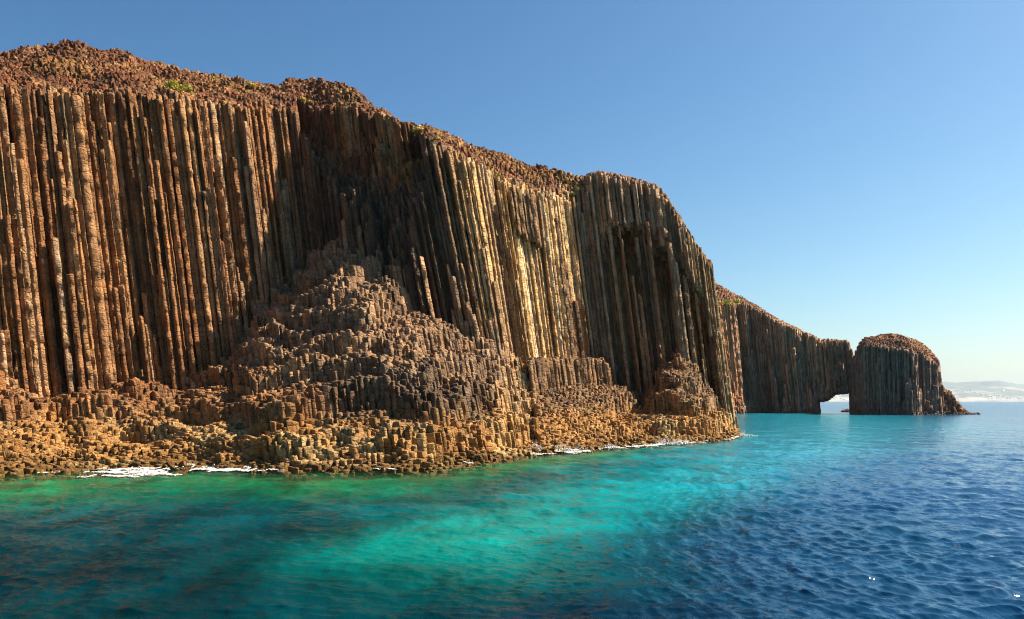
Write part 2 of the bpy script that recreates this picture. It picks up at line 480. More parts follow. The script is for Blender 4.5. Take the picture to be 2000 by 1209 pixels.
# ------------------------------------------------------------------ far headland with the arch, and the stack
def far_rock(name, box, w, seed, fn, lean, label, cat, parts, rot=.2):
    cen, poly, I, J = lattice(*box, w, rot, seed)
    x, y = cen[..., 0], cen[..., 1]
    r1 = h2(I, J, seed + 1); r3 = h2(I, J, seed + 3); r4 = h2(I, J, seed + 4)
    ztop, hb, dom, colr, part = fn(x, y, r1, r3, r4)
    hang = hb > -50
    ground = np.where(dom & ~hang, ztop, -3.0)
    nm = neigh_min(ground, J)
    keep = dom & ~hang & (ground > -2)
    zlow = np.minimum(np.maximum(nm - 1.5, -3.2), ground - .8)
    leanf = lambda a, b: np.full_like(a, lean)
    root = empty(name, (float(x[keep].mean()), float(y[keep].mean()), 0)); tag(root, label, cat)
    def colfn(sel):
        bc = colr[sel] * (.75 + .5 * r4[sel])[:, None]
        def fn2(own, z):
            c = bc[own].copy()
            wet = (1 - sstep(.2, 1.6, z))[:, None] * .7
            return c * (1 - wet) + np.array([.07, .05, .035]) * wet
        return fn2
    for i, (pn, plabel) in enumerate(parts):
        sel = keep & (part == i)
        if sel.any():
            me = columns_mesh(pn, cen[sel], poly[sel], ground[sel], zlow[sel], colfn(sel), leanf, w, seed + 20 + i, seg=1.3, rough=.06)
            o = link(pn, me, M_FAR, root); o['kind'] = 'stuff'; o['label'] = plabel
    sel = dom & hang
    if sel.any():
        me = columns_mesh('arch_span', cen[sel], poly[sel], ztop[sel], hb[sel], colfn(sel), leanf, w, seed + 40, seg=1.3, hang=np.ones(sel.sum(), bool), rough=.06)
        o = link('arch_span', me, M_FAR, root); o['kind'] = 'stuff'; o['label'] = 'rock bridge over the square sea opening'
    bedrock(cen, ground, J, leanf, w, root, M_FAR, (.12, .085, .06))
    capc = keep & (part == 1)
    return (x - lean * ground)[capc], y[capc], ground[capc]

def headland(x, y, r1, r3, r4):
    u = 1000 + F * x / y
    yf = T(u, [(1300, 236), (1390, 254), (1452, 274), (1458, 289), (1500, 288), (1550, 283), (1600, 279), (1640, 276), (1672, 272)]) \
        + fbm(x / 9, y / 9, 301, 3) * 4.5 + fbm(x / 3, y / 3, 303, 2) * 3.2
    s = y - yf
    SK = [(1300, 540), (1390, 551), (1405, 556), (1420, 566), (1450, 581), (1480, 598), (1500, 612), (1530, 628), (1560, 642), (1590, 656), (1601, 663), (1612, 661), (1645, 666), (1655, 664), (1662, 680), (1668, 705), (1674, 722), (1690, 800)]
    RM = [(1300, 590), (1390, 604), (1440, 596), (1452, 592), (1470, 602), (1490, 612), (1520, 630), (1560, 646), (1590, 659), (1601, 667), (1655, 667), (1662, 683), (1668, 707), (1674, 724), (1690, 803)]
    lean = .1
    L = T(u, [(1300, 30), (1450, 26), (1500, 12), (1590, 7), (1680, 6)])
    zr = np.full_like(x, 30.0); zs = np.full_like(x, 34.0)
    for _ in range(4):
        zr = 4 + (HOR - T(u - lean * zr * F / y, RM)) * yf / F
        zs = 4 + (HOR - T(u - lean * zs * F / y, SK)) * (yf + L) / F
    z = zr + (zs - zr) * np.clip(s / L, 0, 1) - np.maximum(s - L, 0) * .4 + (r1 - .5) * .6
    # ragged, stepped face
    st = fbm(x / 4, y / 4, 311, 3)
    face = (s > 0) & (s < 2.6)
    z = np.where(face & (r3 < .6), z - (r4 ** 2) * 34, z)
    z = np.where((s > -2.4) & (s <= 0), z * np.clip(.35 + .7 * st + .4 * (r3 - .5), 0.04, .9), z)
    ap = T(u, [(1395, 4), (1440, 9), (1455, 15), (1462, 15), (1475, 10), (1485, 3), (1500, 2.5), (1560, 2.5), (1600, 2), (1680, 1.5)])
    apz = (1 - (-s) / ap) * np.where(u < 1470, 6, 3.0) + (r1 - .5) * 1.5
    out = s <= -2.4
    z = np.where(out, apz, z)
    z = np.where((s <= 0), np.maximum(z, np.where(-s < ap, apz, -5)), z)
    dom = (s > -16) & (s < L + 4) & (u > 1300) & (u < 1685) & (z > -2)
    dom &= ~((u > 1592) & (s > 15))
    # the opening
    AT = [(1600, 783), (1612, 783), (1620, 781), (1627, 775), (1634, 770), (1645, 768), (1660, 767), (1680, 767)]
    za = 4 + (HOR - T(u, AT)) * y / F + (r3 - .5) * 1.0
    hb = np.where((u > 1600.5) & (u < 1690), za, -99.0)
    dom &= ~((hb > -50) & (z < za + 1))
    c = np.empty(x.shape + (3,)); c[:] = (.32, .21, .13)
    left = 1 - sstep(1448, 1458, u)
    c = c * (1 - left[..., None]) + np.array([.38, .20, .10]) * left[..., None]
    cp = sstep(2.5, 6, s) * (1 - sstep(1500, 1590, u))
    c = c * (1 - cp[..., None]) + np.array([.25, .13, .07]) * cp[..., None]
    pat = fbm(x / 7, y / 7, 321, 3)
    c *= (1 + .45 * pat)[..., None]
    return z, hb, dom, c, np.where(s > 2.6, 1, 0)

def stack(x, y, r1, r3, r4):
    u = 1000 + F * x / y
    yf = T(u, [(1645, 285), (1660, 272), (1675, 262), (1690, 252), (1720, 245), (1780, 242), (1825, 244), (1838, 247), (1870, 247), (1900, 249)]) \
        + fbm(x / 8, y / 8, 401, 3) * 3.2 + fbm(x / 3, y / 3, 403, 2) * 1.8
    s = y - yf
    lean = .03
    SK = [(1655, 770), (1660, 745), (1663, 720), (1667, 700), (1674, 684), (1682, 668), (1690, 660), (1705, 658), (1722, 655), (1742, 652), (1760, 655), (1785, 663), (1800, 672), (1815, 686), (1828, 699), (1834, 712), (1836, 740), (1839, 755), (1845, 760), (1850, 765), (1854, 761), (1858, 765), (1866, 780), (1876, 792), (1888, 802), (1899, 809), (1903, 815)]
    RM = [(1655, 775), (1660, 750), (1667, 712), (1682, 680), (1690, 672), (1720, 678), (1760, 682), (1790, 690), (1815, 705), (1830, 715), (1835, 730), (1837, 748), (1845, 770), (1854, 774), (1866, 788), (1880, 800), (1897, 810), (1903, 816)]
    L = T(u, [(1655, 5), (1690, 12), (1760, 18), (1820, 10), (1836, 5), (1900, 4)])
    zr = np.full_like(x, 15.0); zs = np.full_like(x, 20.0)
    for _ in range(3):
        zr = 4 + (HOR - T(u - lean * zr * F / y, RM)) * yf / F
        zs = 4 + (HOR - T(u - lean * zs * F / y, SK)) * (yf + L) / F
    tt = np.clip(s / L, 0, 1)
    z = zr + (zs - zr) * (1 - (1 - tt) ** 1.6) - np.maximum(s - L, 0) * .5 + (r1 - .5) * .25 + fbm(x / 4, y / 4, 409, 3) * .8
    st = fbm(x / 3.5, y / 3.5, 411, 3)
    z = np.where((s > 0) & (s < 2.0) & (r3 < .35), z - r4 ** 2 * 14, z)
    z = np.where((s > -2.0) & (s <= 0), z * np.clip(.3 + .7 * st + .5 * (r3 - .5), .03, .9), z)
    z = np.where(s <= -2.0, .6 + (s + 2.0) * .6 + (r1 - .5) * .8, z)
    dom = (s > -6) & (s < L + 9) & (u > 1650) & (u < 1915) & (z > -2)
    dom &= ~((u < 1660.5) & (z < 9))
    c = np.empty(x.shape + (3,)); c[:] = (.22, .15, .11)
    cp = sstep(.5, 4, s)
    c = c * (1 - cp[..., None]) + np.array([.26, .135, .075]) * cp[..., None]
    rump = sstep(1834, 1842, u)
    c = c * (1 - rump[..., None]) + np.array([.20, .13, .085]) * rump[..., None]
    c *= (1 + .4 * fbm(x / 6, y / 6, 421, 3))[..., None]
    return z, np.full_like(x, -99.0), dom, c, np.where(s > 2.0, 1, 0)

# ------------------------------------------------------------------ sea
def make_waves():
    rng = np.random.default_rng(21)
    n = 84
    lam = np.exp(rng.uniform(math.log(.22), math.log(5.0), n))
    th = math.radians(228) + rng.normal(0, .62, n)
    ph = rng.uniform(0, 6.283, n)
    slope = .072 * (lam / .65) ** np.where(lam > .65, -.72, .1)
    amp = slope * lam / 6.283
    return lam, th, ph, amp
WAVES = make_waves()

def sea_surface(x, y, dx, dy):
    lam, th, ph, amp = WAVES
    gust = 0.78 + .45 * fbm(x / 14, y / 22, 501, 2)
    lee = .95 + .05 * sstep(-2, 14, x + .06 * (y - 20))
    g = (gust * lee).astype(np.float32)
    z = np.zeros(x.shape, np.float32); sx = np.zeros_like(z); sy = np.zeros_like(z)
    xf = x.astype(np.float32); yf = y.astype(np.float32); dx = dx.astype(np.float32); dy = dy.astype(np.float32)
    wxp = (xf + 1.5 * fbm(x / 9, y / 9, 511, 2).astype(np.float32))
    wyp = (yf + 1.5 * fbm(x / 9 + 7, y / 9, 513, 2).astype(np.float32))
    for l, t, p, a in zip(lam, th, ph, amp):
        k = 6.2832 / l; kx = k * math.cos(t); ky = k * math.sin(t)
        att = np.exp(-.16 * ((kx * dx) ** 2 + (ky * dy) ** 2))
        arg = kx * wxp + ky * wyp + p
        aa = a * att
        z += aa * np.cos(arg)
        sn = aa * np.sin(arg) * .55
        sx -= sn * math.cos(t); sy -= sn * math.sin(t)
    return z * g, sx * g, sy * g

def sea_depth(x, y):
    f = main_fields(x, y)
    u = f['u']
    d = np.where(u < 1470, -f['tal'], 6)
    return u, d, f['ysh']

def build_sea():
    us = np.arange(-700, 2701, 2.6)
    py = np.concatenate([HOR + np.array([.03, .07, .12, .2, .3, .45, .65, .9, 1.2, 1.6, 2.0, 2.5]), np.arange(HOR + 3.1, 1300, .85), np.arange(1301, 2600, 9)])
    Y = CZ * F / (py - HOR)
    U, YY = np.meshgrid(us, Y)
    X = (U - 1000) / F * YY
    dX = np.abs(np.gradient(X, axis=1)); dY = np.abs(np.gradient(YY, axis=0))
    z, sx, sy = sea_surface(X, YY, dX, dY)
    u, dep, ysh = sea_depth(X, YY)
    off = np.maximum(ysh - YY, 0)
    # bay side of the headland: how far it is to any shore
    sandy = T(YY, [(0, -3), (20, -.5), (24, .5), (34, 5), (50, 13), (75, 25), (95, 34), (130, 51), (200, 76), (260, 88), (400, 130)])
    half = T(YY, [(0, 4.5), (24, 4.2), (40, 7), (70, 12), (100, 21), (160, 30), (260, 34), (320, 20)])
    nb = fbm(X / 7, YY / 11, 531, 4)
    band = np.exp(-(np.maximum(np.abs(X - sandy + nb * 3) - half * .15, 0) / half) ** 2 * 1.6)
    band = band * (1 - sstep(230, 330, YY)) * sstep(15, 24, YY + 3 * nb)
    nb2 = fbm(X / 3, YY / 5, 541, 4)
    deep = np.array([.005, .044, .118]); teal = np.array([.0, .048, .058]); green = np.array([.001, .085, .036]); turq = np.array([.0, .19, .155]); cyan = np.array([.008, .22, .29])
    c = np.empty(X.shape + (3,)); c[:] = deep
    def mix(col, fac):
        nonlocal c
        fac = np.clip(fac, 0, 1)[..., None]
        c = c * (1 - fac) + col * fac
    leftf = 1 - sstep(-1, 16, X - .22 * (YY - 20) + 3 * nb)
    mix(teal * ((.4 + .5 * sstep(16, 34, YY))[..., None] + .5 * nb2[..., None]), leftf * .95)
    mix(green * (1.15 + .9 * nb2[..., None]), leftf * (1 - sstep(5, 19, off + 4 * nb)))
    mix(cyan * (1 - sstep(-14, 6, -X)[..., None]) + turq * sstep(-14, 6, -X)[..., None], band * (.82 + .3 * nb2))
    weed = sstep(-.05, .45, fbm(X / 4, YY / 3, 551, 4)) * (1 - sstep(2, 11, off)) * (u < 1470)
    mix(np.array([.05, .06, .012]), weed * .35)
    c *= (1 + .55 * fbm(X / 1.3, YY / 1.9, 561, 3) * leftf)[..., None]
    rocks = sstep(.08, .22, fbm(X / 2.6, YY / 2.2, 563, 4) - .015 * off) * (u < 1460) * (off > .5)
    mix(np.array([.012, .022, .014]), rocks * .65 * (1 - sstep(3, 13, off)))
    alpha = sstep(.15, 2.6, dep + .25 * nb2)          # shallow water lets the rock below show
    alpha = np.where(u > 1465, 1, alpha) * .93 + .07
    alpha = np.maximum(alpha, sstep(86, 94, YY))
    V = np.stack([X + sx, YY + sy, z], -1).reshape(-1, 3)
    nr, nc = X.shape
    i = np.arange(nr * nc).reshape(nr, nc)
    q = np.stack([i[:-1, :-1], i[1:, :-1], i[1:, 1:], i[:-1, 1:]], -1).reshape(-1, 4)
    me = raw_mesh('sea', V, q, None, c.reshape(-1, 3), {'alpha': alpha.ravel(), 'far': (1 - np.exp(-YY / 120)).ravel(), 'gloss': (.02 + .52 * (1 - leftf) * (1 - .5 * band)).ravel()})
    m, nt, bs = new_mat('sea_water')
    N, L = nt.nodes, nt.links
    col = N.new('ShaderNodeVertexColor'); col.layer_name = 'tint'
    L.new(col.outputs['Color'], bs.inputs['Base Color'])
    bs.inputs['IOR'].default_value = 1.33
    gl = N.new('ShaderNodeAttribute'); gl.attribute_name = 'gloss'; L.new(gl.outputs['Fac'], bs.inputs['Specular IOR Level'])
    fa = N.new('ShaderNodeAttribute'); fa.attribute_name = 'far'
    rg = N.new('ShaderNodeMapRange'); rg.inputs['To Min'].default_value = .09; rg.inputs['To Max'].default_value = .17
    L.new(fa.outputs['Fac'], rg.inputs['Value']); L.new(rg.outputs[0], bs.inputs['Roughness'])
    geo = N.new('ShaderNodeNewGeometry')
    mp = N.new('ShaderNodeMapping'); mp.inputs['Rotation'].default_value = (0, 0, math.radians(42)); mp.inputs['Scale'].default_value = (1.0, .5, 1)
    L.new(geo.outputs['Position'], mp.inputs['Vector'])
    n1 = N.new('ShaderNodeTexNoise'); n1.inputs['Scale'].default_value = 2.6; n1.inputs['Detail'].default_value = 4; n1.inputs['Roughness'].default_value = .55
    L.new(mp.outputs[0], n1.inputs['Vector'])
    n2 = N.new('ShaderNodeTexNoise'); n2.inputs['Scale'].default_value = .3; n2.inputs['Detail'].default_value = 3
    L.new(mp.outputs[0], n2.inputs['Vector'])
    b1 = N.new('ShaderNodeBump'); b1.inputs['Strength'].default_value = .8; b1.inputs['Distance'].default_value = .11
    L.new(n1.outputs['Fac'], b1.inputs['Height'])
    b2 = N.new('ShaderNodeBump'); b2.inputs['Distance'].default_value = 1.1
    L.new(fa.outputs['Fac'], b2.inputs['Strength'])
    L.new(n2.outputs['Fac'], b2.inputs['Height']); L.new(b1.outputs[0], b2.inputs['Normal'])
    L.new(b2.outputs[0], bs.inputs['Normal'])
    al = N.new('ShaderNodeAttribute'); al.attribute_name = 'alpha'
    L.new(al.outputs['Fac'], bs.inputs['Alpha'])
    o = link('sea', me, m, smooth=True)
    tag(o, kind='structure')
    # seabed: one sheet below everything
    m2, nt2, bs2 = new_mat('seabed_sand')
    nn = nt2.nodes.new('ShaderNodeTexNoise'); nn.inputs['Scale'].default_value = .6; nn.inputs['Detail'].default_value = 5
    rp = nt2.nodes.new('ShaderNodeValToRGB')
    rp.color_ramp.elements[0].position = .35; rp.color_ramp.elements[0].color = (.03, .035, .012, 1)
    rp.color_ramp.elements[1].position = .7; rp.color_ramp.elements[1].color = (.12, .12, .05, 1)
    g2 = nt2.nodes.new('ShaderNodeNewGeometry')
    nt2.links.new(g2.outputs['Position'], nn.inputs['Vector']); nt2.links.new(nn.outputs['Fac'], rp.inputs['Fac']); nt2.links.new(rp.outputs[0], bs2.inputs['Base Color'])
    gx = np.linspace(-12000, 26000, 2); gy = np.array([-300, 30000.0])
    vv = np.array([(a, b, -2.9) for b in gy for a in gx])
    o = link('seabed', raw_mesh('seabed', vv, np.array([[0, 1, 3, 2]])), m2); tag(o, kind='structure')

def build_foam():
    rng = np.random.default_rng(33)
    st = .075
    strong = [(-200, .2), (40, .25), (120, 1.5), (260, 2.1), (430, 2.0), (490, .8), (540, .35), (700, .28), (850, .3), (960, .5), (1020, 1.0), (1045, 1.5), (1110, 1.4), (1180, 1.0), (1250, .9), (1290, 1.2), (1340, .9), (1400, .55), (1440, 1.0), (1455, 1.0), (1480, .3)]
    P = []
    for (x0, x1, y0, y1) in [(-48, -16, 38, 52), (-17, 6, 38, 66), (3, 36, 52, 104)]:
        xs = np.arange(x0, x1, st); ys = np.arange(y0, y1, st * 1.3)
        X, Y = np.meshgrid(xs, ys)
        u, dep, ysh = sea_depth(X, Y)
        off = ysh - Y
        sel = (off > -.35) & (off < 4.2) & (u > -250) & (u < 1500) & (dep > -.45)
        X = X[sel]; Y = Y[sel]; off = off[sel]; u = u[sel]; dep = dep[sel]
        S = T(u, strong)
        n = fbm(X / 1.9 + .5 * fbm(X / .7, Y / .7, 603, 2), Y / .95, 601, 3); n2 = fbm(X / 3.2, Y / 1.6, 607, 3)
        ridge = 1 - np.abs(n) * 4.2
        width = .12 + 1.9 * S * (0.6 + .7 * n2)
        gate = sstep(-.25, .25, fbm(X / 4.5, Y / 3.5, 613, 2) + .5 * S - .3)
        f = ridge * .9 + (1 - np.abs(off - .45 * S) / np.maximum(width, .1)) * .42 + .25 * n2 - .5 * (1 - gate)
        on = (f > .80 - .05 * S) & (ridge + .35 * fbm(X / .35, Y / .3, 617, 2) > .22) & (off < width * 1.5) & (S > .05)
        P.append(np.stack([X[on], Y[on], dep[on]], -1))
    P = np.concatenate(P)
    z, sx, sy = sea_surface(P[:, 0], P[:, 1], np.full(len(P), .1), np.full(len(P), .3))
    c = np.stack([P[:, 0] + sx, P[:, 1] + sy, np.maximum(z, -P[:, 2] + .02) + .05 + .05 * rng.random(len(P))], -1)
    a = st * .62; b = st * .8
    V = np.stack([c + (-a, -b, 0), c + (a, -b, 0), c + (a, b, .02), c + (-a, b, .02)], 1)
    V[..., 2] += rng.normal(0, .012, V.shape[:2])
    V = V.reshape(-1, 3)
    q = np.arange(len(V)).reshape(-1, 4)
    # spray thrown up where the swell hits the rock
    S_, Q_ = [], []
    base = len(V)
    tet = np.array([(1, 1, 1), (-1, -1, 1), (-1, 1, -1), (1, -1, -1)], float)
    tf = np.array([(0, 1, 2, 2), (0, 3, 1, 1), (0, 2, 3, 3), (1, 3, 2, 2)])
    tri = []
    for (pu, py_, wid, hgt, num) in [(1047, 886, .9, 1.0, 420), (1095, 884, 1.7, .7, 460), (1130, 880, 1.3, .4, 200), (1190, 877, 1.4, .4, 200), (1300, 869, 1.8, .65, 420), (1325, 867, 1.3, .45, 260), (1452, 852, 1.4, .45, 240), (425, 914, 1.1, .3, 220), (360, 914, 1.3, .25, 200), (470, 916, .8, .2, 120)]:
        yy = CZ * F / (py_ - HOR); xx = (pu - 1000) / F * yy
        h = rng.random(num) ** 2.2
        px = xx + rng.normal(0, wid * .5, num) * (1 - .5 * h); pyy = yy + .25 + rng.normal(0, .3, num)
        pz = .05 + h * hgt * (1.1 - np.minimum(np.abs(px - xx) / wid, 1))
        r = rng.uniform(.018, .06, num) * (1.15 - h)
        for i in range(num):
            tri.append((np.array([px[i], pyy[i], pz[i]]) + tet * r[i]))
    tv = np.array(tri).reshape(-1, 3)
    tb = base + np.arange(len(tri))[:, None, None] * 4 + np.array([(0, 1, 2), (0, 3, 1), (0, 2, 3), (1, 3, 2)])
    me = raw_mesh('foam', np.concatenate([V, tv]), q, tb.reshape(-1, 3))
    m, nt, bs = new_mat('sea_foam')
    bs.inputs['Base Color'].default_value = (.56, .57, .56, 1); bs.inputs['Roughness'].default_value = .8
    o = link('foam', me, m); tag(o, kind='stuff')

# ------------------------------------------------------------------ far coast
def build_hills():
    K = 3.5                                    # the far coast is about 14 km away
    us = np.arange(1100, 2700, 2.0)
    ys = np.concatenate([np.linspace(3900, 4100, 12), np.linspace(4130, 5400, 50)]) * K
    TOP = [(1100, 760), (1500, 757), (1640, 762), (1700, 752), (1836, 747), (1850, 747), (1870, 748.5), (1900, 748), (1935, 745.5), (1955, 745.2), (1985, 751), (2000, 753), (2060, 760), (2200, 755), (2700, 762)]
    def height(X, Y):
        X1, Y1 = X / K, Y / K
        U = 1000 + F * X / Y
        hz = (4 / K + (HOR - T(U, TOP)) * 5200 / F)
        t = np.clip((Y1 - 3900) / 1300, 0, 1)
        z = hz * (t ** .85) + fbm(X1 / 260, Y1 / 260, 701, 4) * 26 * sstep(0, .25, t) * (1 - sstep(.75, 1, t)) + fbm(X1 / 60, Y1 / 60, 707, 3) * 6 * sstep(0, .1, t)
        z = np.where(Y1 > 5200, hz - (Y1 - 5200) * .3, z) - 2 * (t == 0) + sstep(0, .01, t) * 5
        return z * K, t
    U, Y = np.meshgrid(us, ys)
    X = (U - 1000) / F * Y
    z, t = height(X, Y)
    nr, nc = X.shape
    i = np.arange(nr * nc).reshape(nr, nc)
    q = np.stack([i[:-1, :-1], i[:-1, 1:], i[1:, 1:], i[1:, :-1]], -1).reshape(-1, 4)
    X1, Y1 = X / K, Y / K
    c = np.empty(X.shape + (3,)); c[:] = (.075, .09, .065)
    pale = sstep(.15, .38, fbm(X1 / 260, Y1 / 90, 711, 4) + .42 - 1.0 * t) * (t < .7)
    c = c * (1 - pale[..., None]) + np.array([.30, .27, .22]) * pale[..., None]
    c *= (1 + .45 * fbm(X1 / 45, Y1 / 45, 717, 3))[..., None]
    me = raw_mesh('hills', np.stack([X, Y, z], -1).reshape(-1, 3), q, None, c.reshape(-1, 3))
    m, nt, bs = new_mat('dry_hillside')
    col = nt.nodes.new('ShaderNodeVertexColor'); col.layer_name = 'tint'
    nt.links.new(col.outputs['Color'], bs.inputs['Base Color']); bs.inputs['Roughness'].default_value = .9
    o = link('hills', me, m); tag(o, kind='structure')
    # white houses of the far shore, one mass
    rng = np.random.default_rng(77)
    n = 380
    uu = rng.uniform(1560, 2150, n); yy = (3935 + rng.random(n) ** 1.5 * 560) * K
    xx = (uu - 1000) / F * yy
    keep = fbm(xx / K / 120, yy / K / 90, 721, 3) > -.02
    uu, yy, xx = uu[keep], yy[keep], xx[keep]; n = len(uu)
    zz = height(xx, yy)[0] + 6
    sx = rng.uniform(9, 26, n); sy = rng.uniform(8, 14, n); sz = rng.uniform(5, 11, n)
    cb = np.array([(-1, -1, -1), (1, -1, -1), (1, 1, -1), (-1, 1, -1), (-1, -1, 1), (1, -1, 1), (1, 1, 1), (-1, 1, 1), (0, -1, 1.45), (0, 1, 1.45)], float)
    V = cb[None] * np.stack([sx, sy, sz], -1)[:, None] + np.stack([xx, yy, zz], -1)[:, None]
    qf = np.array([(0, 1, 5, 4), (1, 2, 6, 5), (2, 3, 7, 6), (3, 0, 4, 7), (4, 8, 9, 7), (8, 5, 6, 9)]); tf = np.array([(4, 5, 8), (6, 7, 9)])
    bb = np.arange(n)[:, None, None] * 10
    me = raw_mesh('town', V.reshape(-1, 3), (bb + qf).reshape(-1, 4), (bb + tf).reshape(-1, 3))
    m, nt, bs = new_mat('white_plaster'); bs.inputs['Base Color'].default_value = (.6, .58, .54, 1)
    o = link('town', me, m); tag(o, kind='stuff')

# ------------------------------------------------------------------ plants and a loose rock
def leaf_material(name, colr):
    m, nt, bs = new_mat(name)
    oi = nt.nodes.new('ShaderNodeNewGeometry')
    rp = nt.nodes.new('ShaderNodeValToRGB')
    rp.color_ramp.elements[0].color = tuple(v * .55 for v in colr) + (1,)
    rp.color_ramp.elements[1].color = tuple(min(v * 1.35, 1) for v in colr) + (1,)
    nt.links.new(oi.outputs['Random Per Island'], rp.inputs['Fac']); nt.links.new(rp.outputs[0], bs.inputs['Base Color'])
    bs.inputs['Roughness'].default_value = .7
    return m
M_LEAF = leaf_material('yellow_green_leaves', (.54, .46, .06))
M_STRAW = leaf_material('straw_leaves', (.62, .46, .10))
M_TWIG, _nt, _bs = new_mat('twig'); _bs.inputs['Base Color'].default_value = (.12, .08, .045, 1)

def shrub(name, cat, label, group, pts, pu, py_, wpx, hpx, mat, seed, stretch_y=1.0, shear=0.0):
    X, Y, Z = pts
    U = 1000 + F * X / Y; V = HOR - (Z - CZ) * F / Y
    d = np.hypot(U - pu, (V - py_) * 1.3)
    near = np.flatnonzero(d < max(7, d.min() + 4))
    i = near[np.argmin(Y[near])]
    bx, by, bz = X[i], Y[i], Z[i]
    rng = np.random.default_rng(seed)
    W = wpx / F * by / 2; H = hpx / F * by
    nclump = max(5, int(wpx / 5)); lv, tv = [], []
    for c in range(nclump):
        a = rng.uniform(-1, 1); cx = bx + a * W; cy = by + rng.uniform(-1, 1) * W * .6 * stretch_y
        j = np.argmin((X - cx) ** 2 + (Y - cy) ** 2)
        cz = max(Z[j], bz - H - abs(a * shear)) if abs(Z[j] - bz) < 3 * H + 2 else bz
        r = (.55 + .65 * rng.random()) * min(H * .7, W * .6) * (1.05 - .45 * abs(a))
        nl = 110
        th = rng.uniform(0, 6.283, nl); ph = np.arccos(rng.uniform(-.1, 1, nl)); rr = r * rng.uniform(.45, 1.1, nl)
        ctr = np.stack([cx + rr * np.sin(ph) * np.cos(th), cy + rr * np.sin(ph) * np.sin(th), cz + .05 + rr * np.cos(ph) * 1.05], -1)
        sz = rng.uniform(.5, 1.1, nl) * .13 * max(r, .35) + .02
        n1 = rng.normal(0, 1, (nl, 3)); n1 /= np.linalg.norm(n1, axis=1)[:, None]
        n2 = np.cross(n1, rng.normal(0, 1, (nl, 3))); n2 /= np.linalg.norm(n2, axis=1)[:, None]
        e1 = n1 * sz[:, None] * 1.7; e2 = n2 * sz[:, None]
        lv.append(np.stack([ctr - e1, ctr + e2, ctr + e1, ctr - e2], 1).reshape(-1, 3))
        for t in range(3):
            tip = np.array([cx, cy, cz + .05]) + rng.normal(0, .5, 3) * r + (0, 0, r * .5)
            b0 = np.array([cx, cy, cz - .25]); ww = .03
            tv.append(np.array([b0 + (-ww, 0, 0), b0 + (ww, 0, 0), tip + (ww * .3, 0, 0), tip + (-ww * .3, 0, 0)]))
            tv.append(np.array([b0 + (0, -ww, 0), b0 + (0, ww, 0), tip + (0, ww * .3, 0), tip + (0, -ww * .3, 0)]))
    lv = np.concatenate(lv); tv = np.concatenate(tv)
    o = link(name, raw_mesh(name, np.concatenate([lv, tv]), np.arange(len(lv) + len(tv)).reshape(-1, 4)), mat)
    o.data.materials.append(M_TWIG)
    mi = np.zeros(len(o.data.polygons), np.int32); mi[len(lv) // 4:] = 1
    o.data.polygons.foreach_set('material_index', mi)
    return tag(o, label, cat, group)

def loose_rock(name, label, cat, pu, py_, size, seed, squash=.6, colr=(.09, .065, .05)):
    rng = np.random.default_rng(seed)
    by = CZ * F / (py_ - HOR); bx = (pu - 1000) / F * by
    nu, nv = 22, 12
    th = np.linspace(0, 2 * math.pi, nu, endpoint=False); ph = np.linspace(0, math.pi, nv)
    P, TH = np.meshgrid(ph, th, indexing='ij')
    d = np.stack([np.sin(P) * np.cos(TH), np.sin(P) * np.sin(TH), np.cos(P)], -1)
    r = size * (1 + .45 * fbm(d[..., 0] * 1.7 + seed, d[..., 1] * 1.7 + d[..., 2], seed, 3) + .2 * fbm(d[..., 0] * 5, d[..., 2] * 5 + d[..., 1] * 3, seed + 4, 2))
    v = d * r[..., None] * np.array([1.3, 1, squash]) + np.array([bx, by, .1])
    i = np.arange(nu * nv).reshape(nv, nu); j = np.roll(i, -1, axis=1)
    q = np.stack([i[:-1], i[1:], j[1:], j[:-1]], -1).reshape(-1, 4)
    me = raw_mesh(name, v.reshape(-1, 3), q, None, np.tile(np.array(colr), (nu * nv, 1)))
    o = link(name, me, M_FAR); tag(o, label, cat)

# ------------------------------------------------------------------ assemble
cap_pts = build_main()
head_pts = far_rock('sea_arch', (50, 125, 225, 325), .8, 800, headland, .1, 'farther dark headland with a square sea arch cut through its foot', 'rock arch',
                    [('column_wall', 'shaded dark column face'), ('summit_slope', 'brown sloping top of the headland')])
stack_pts = far_rock('sea_stack', (95, 165, 230, 300), .8, 900, stack, .03, 'dome-shaped dark rock stack standing in the sea beyond the arch', 'sea stack',
                     [('column_wall', 'shaded dark column face'), ('summit_cap', 'rusty rounded top')])
build_sea()
build_foam()
build_hills()
G = 'plants growing on the cliff tops'
shrub('shrub', 'shrub', 'long yellow-green plant strip just above the rim of the near left wall', G, cap_pts, 350, 176, 66, 13, M_LEAF, 1, 1.0, 2.0)
shrub('shrub', 'shrub', 'small yellow-green bush on the rusty slope below the second hump', G, cap_pts, 597, 206, 22, 9, M_LEAF, 2)
shrub('shrub', 'shrub', 'yellow bush breaking the skyline where the rusty slope starts to fall', G, cap_pts, 832, 256, 44, 14, M_STRAW, 3)
shrub('shrub', 'shrub', 'bright green low plant beside the left edge of the column tower', G, cap_pts, 1116, 369, 34, 9, M_LEAF, 4)
shrub('grass_tuft', 'grass', 'straw-coloured grass on top of the column tower', G, cap_pts, 1213, 349, 22, 6, M_STRAW, 5)
shrub('grass_tuft', 'grass', 'dry straw grass on the skyline left of the second hump', G, cap_pts, 485, 164, 34, 7, M_STRAW, 6)
shrub('grass_tuft', 'grass', 'pale dry tuft on the skyline right of the highest summit', G, cap_pts, 417, 151, 14, 7, M_STRAW, 7)
shrub('grass_tuft', 'grass', 'straw grass at the upper edge of the golden wall', G, cap_pts, 985, 353, 34, 7, M_STRAW, 8)
shrub('grass_tuft', 'grass', 'orange dry grass on the rusty slope above the shaded bulge', G, cap_pts, 655, 222, 16, 6, M_STRAW, 9)
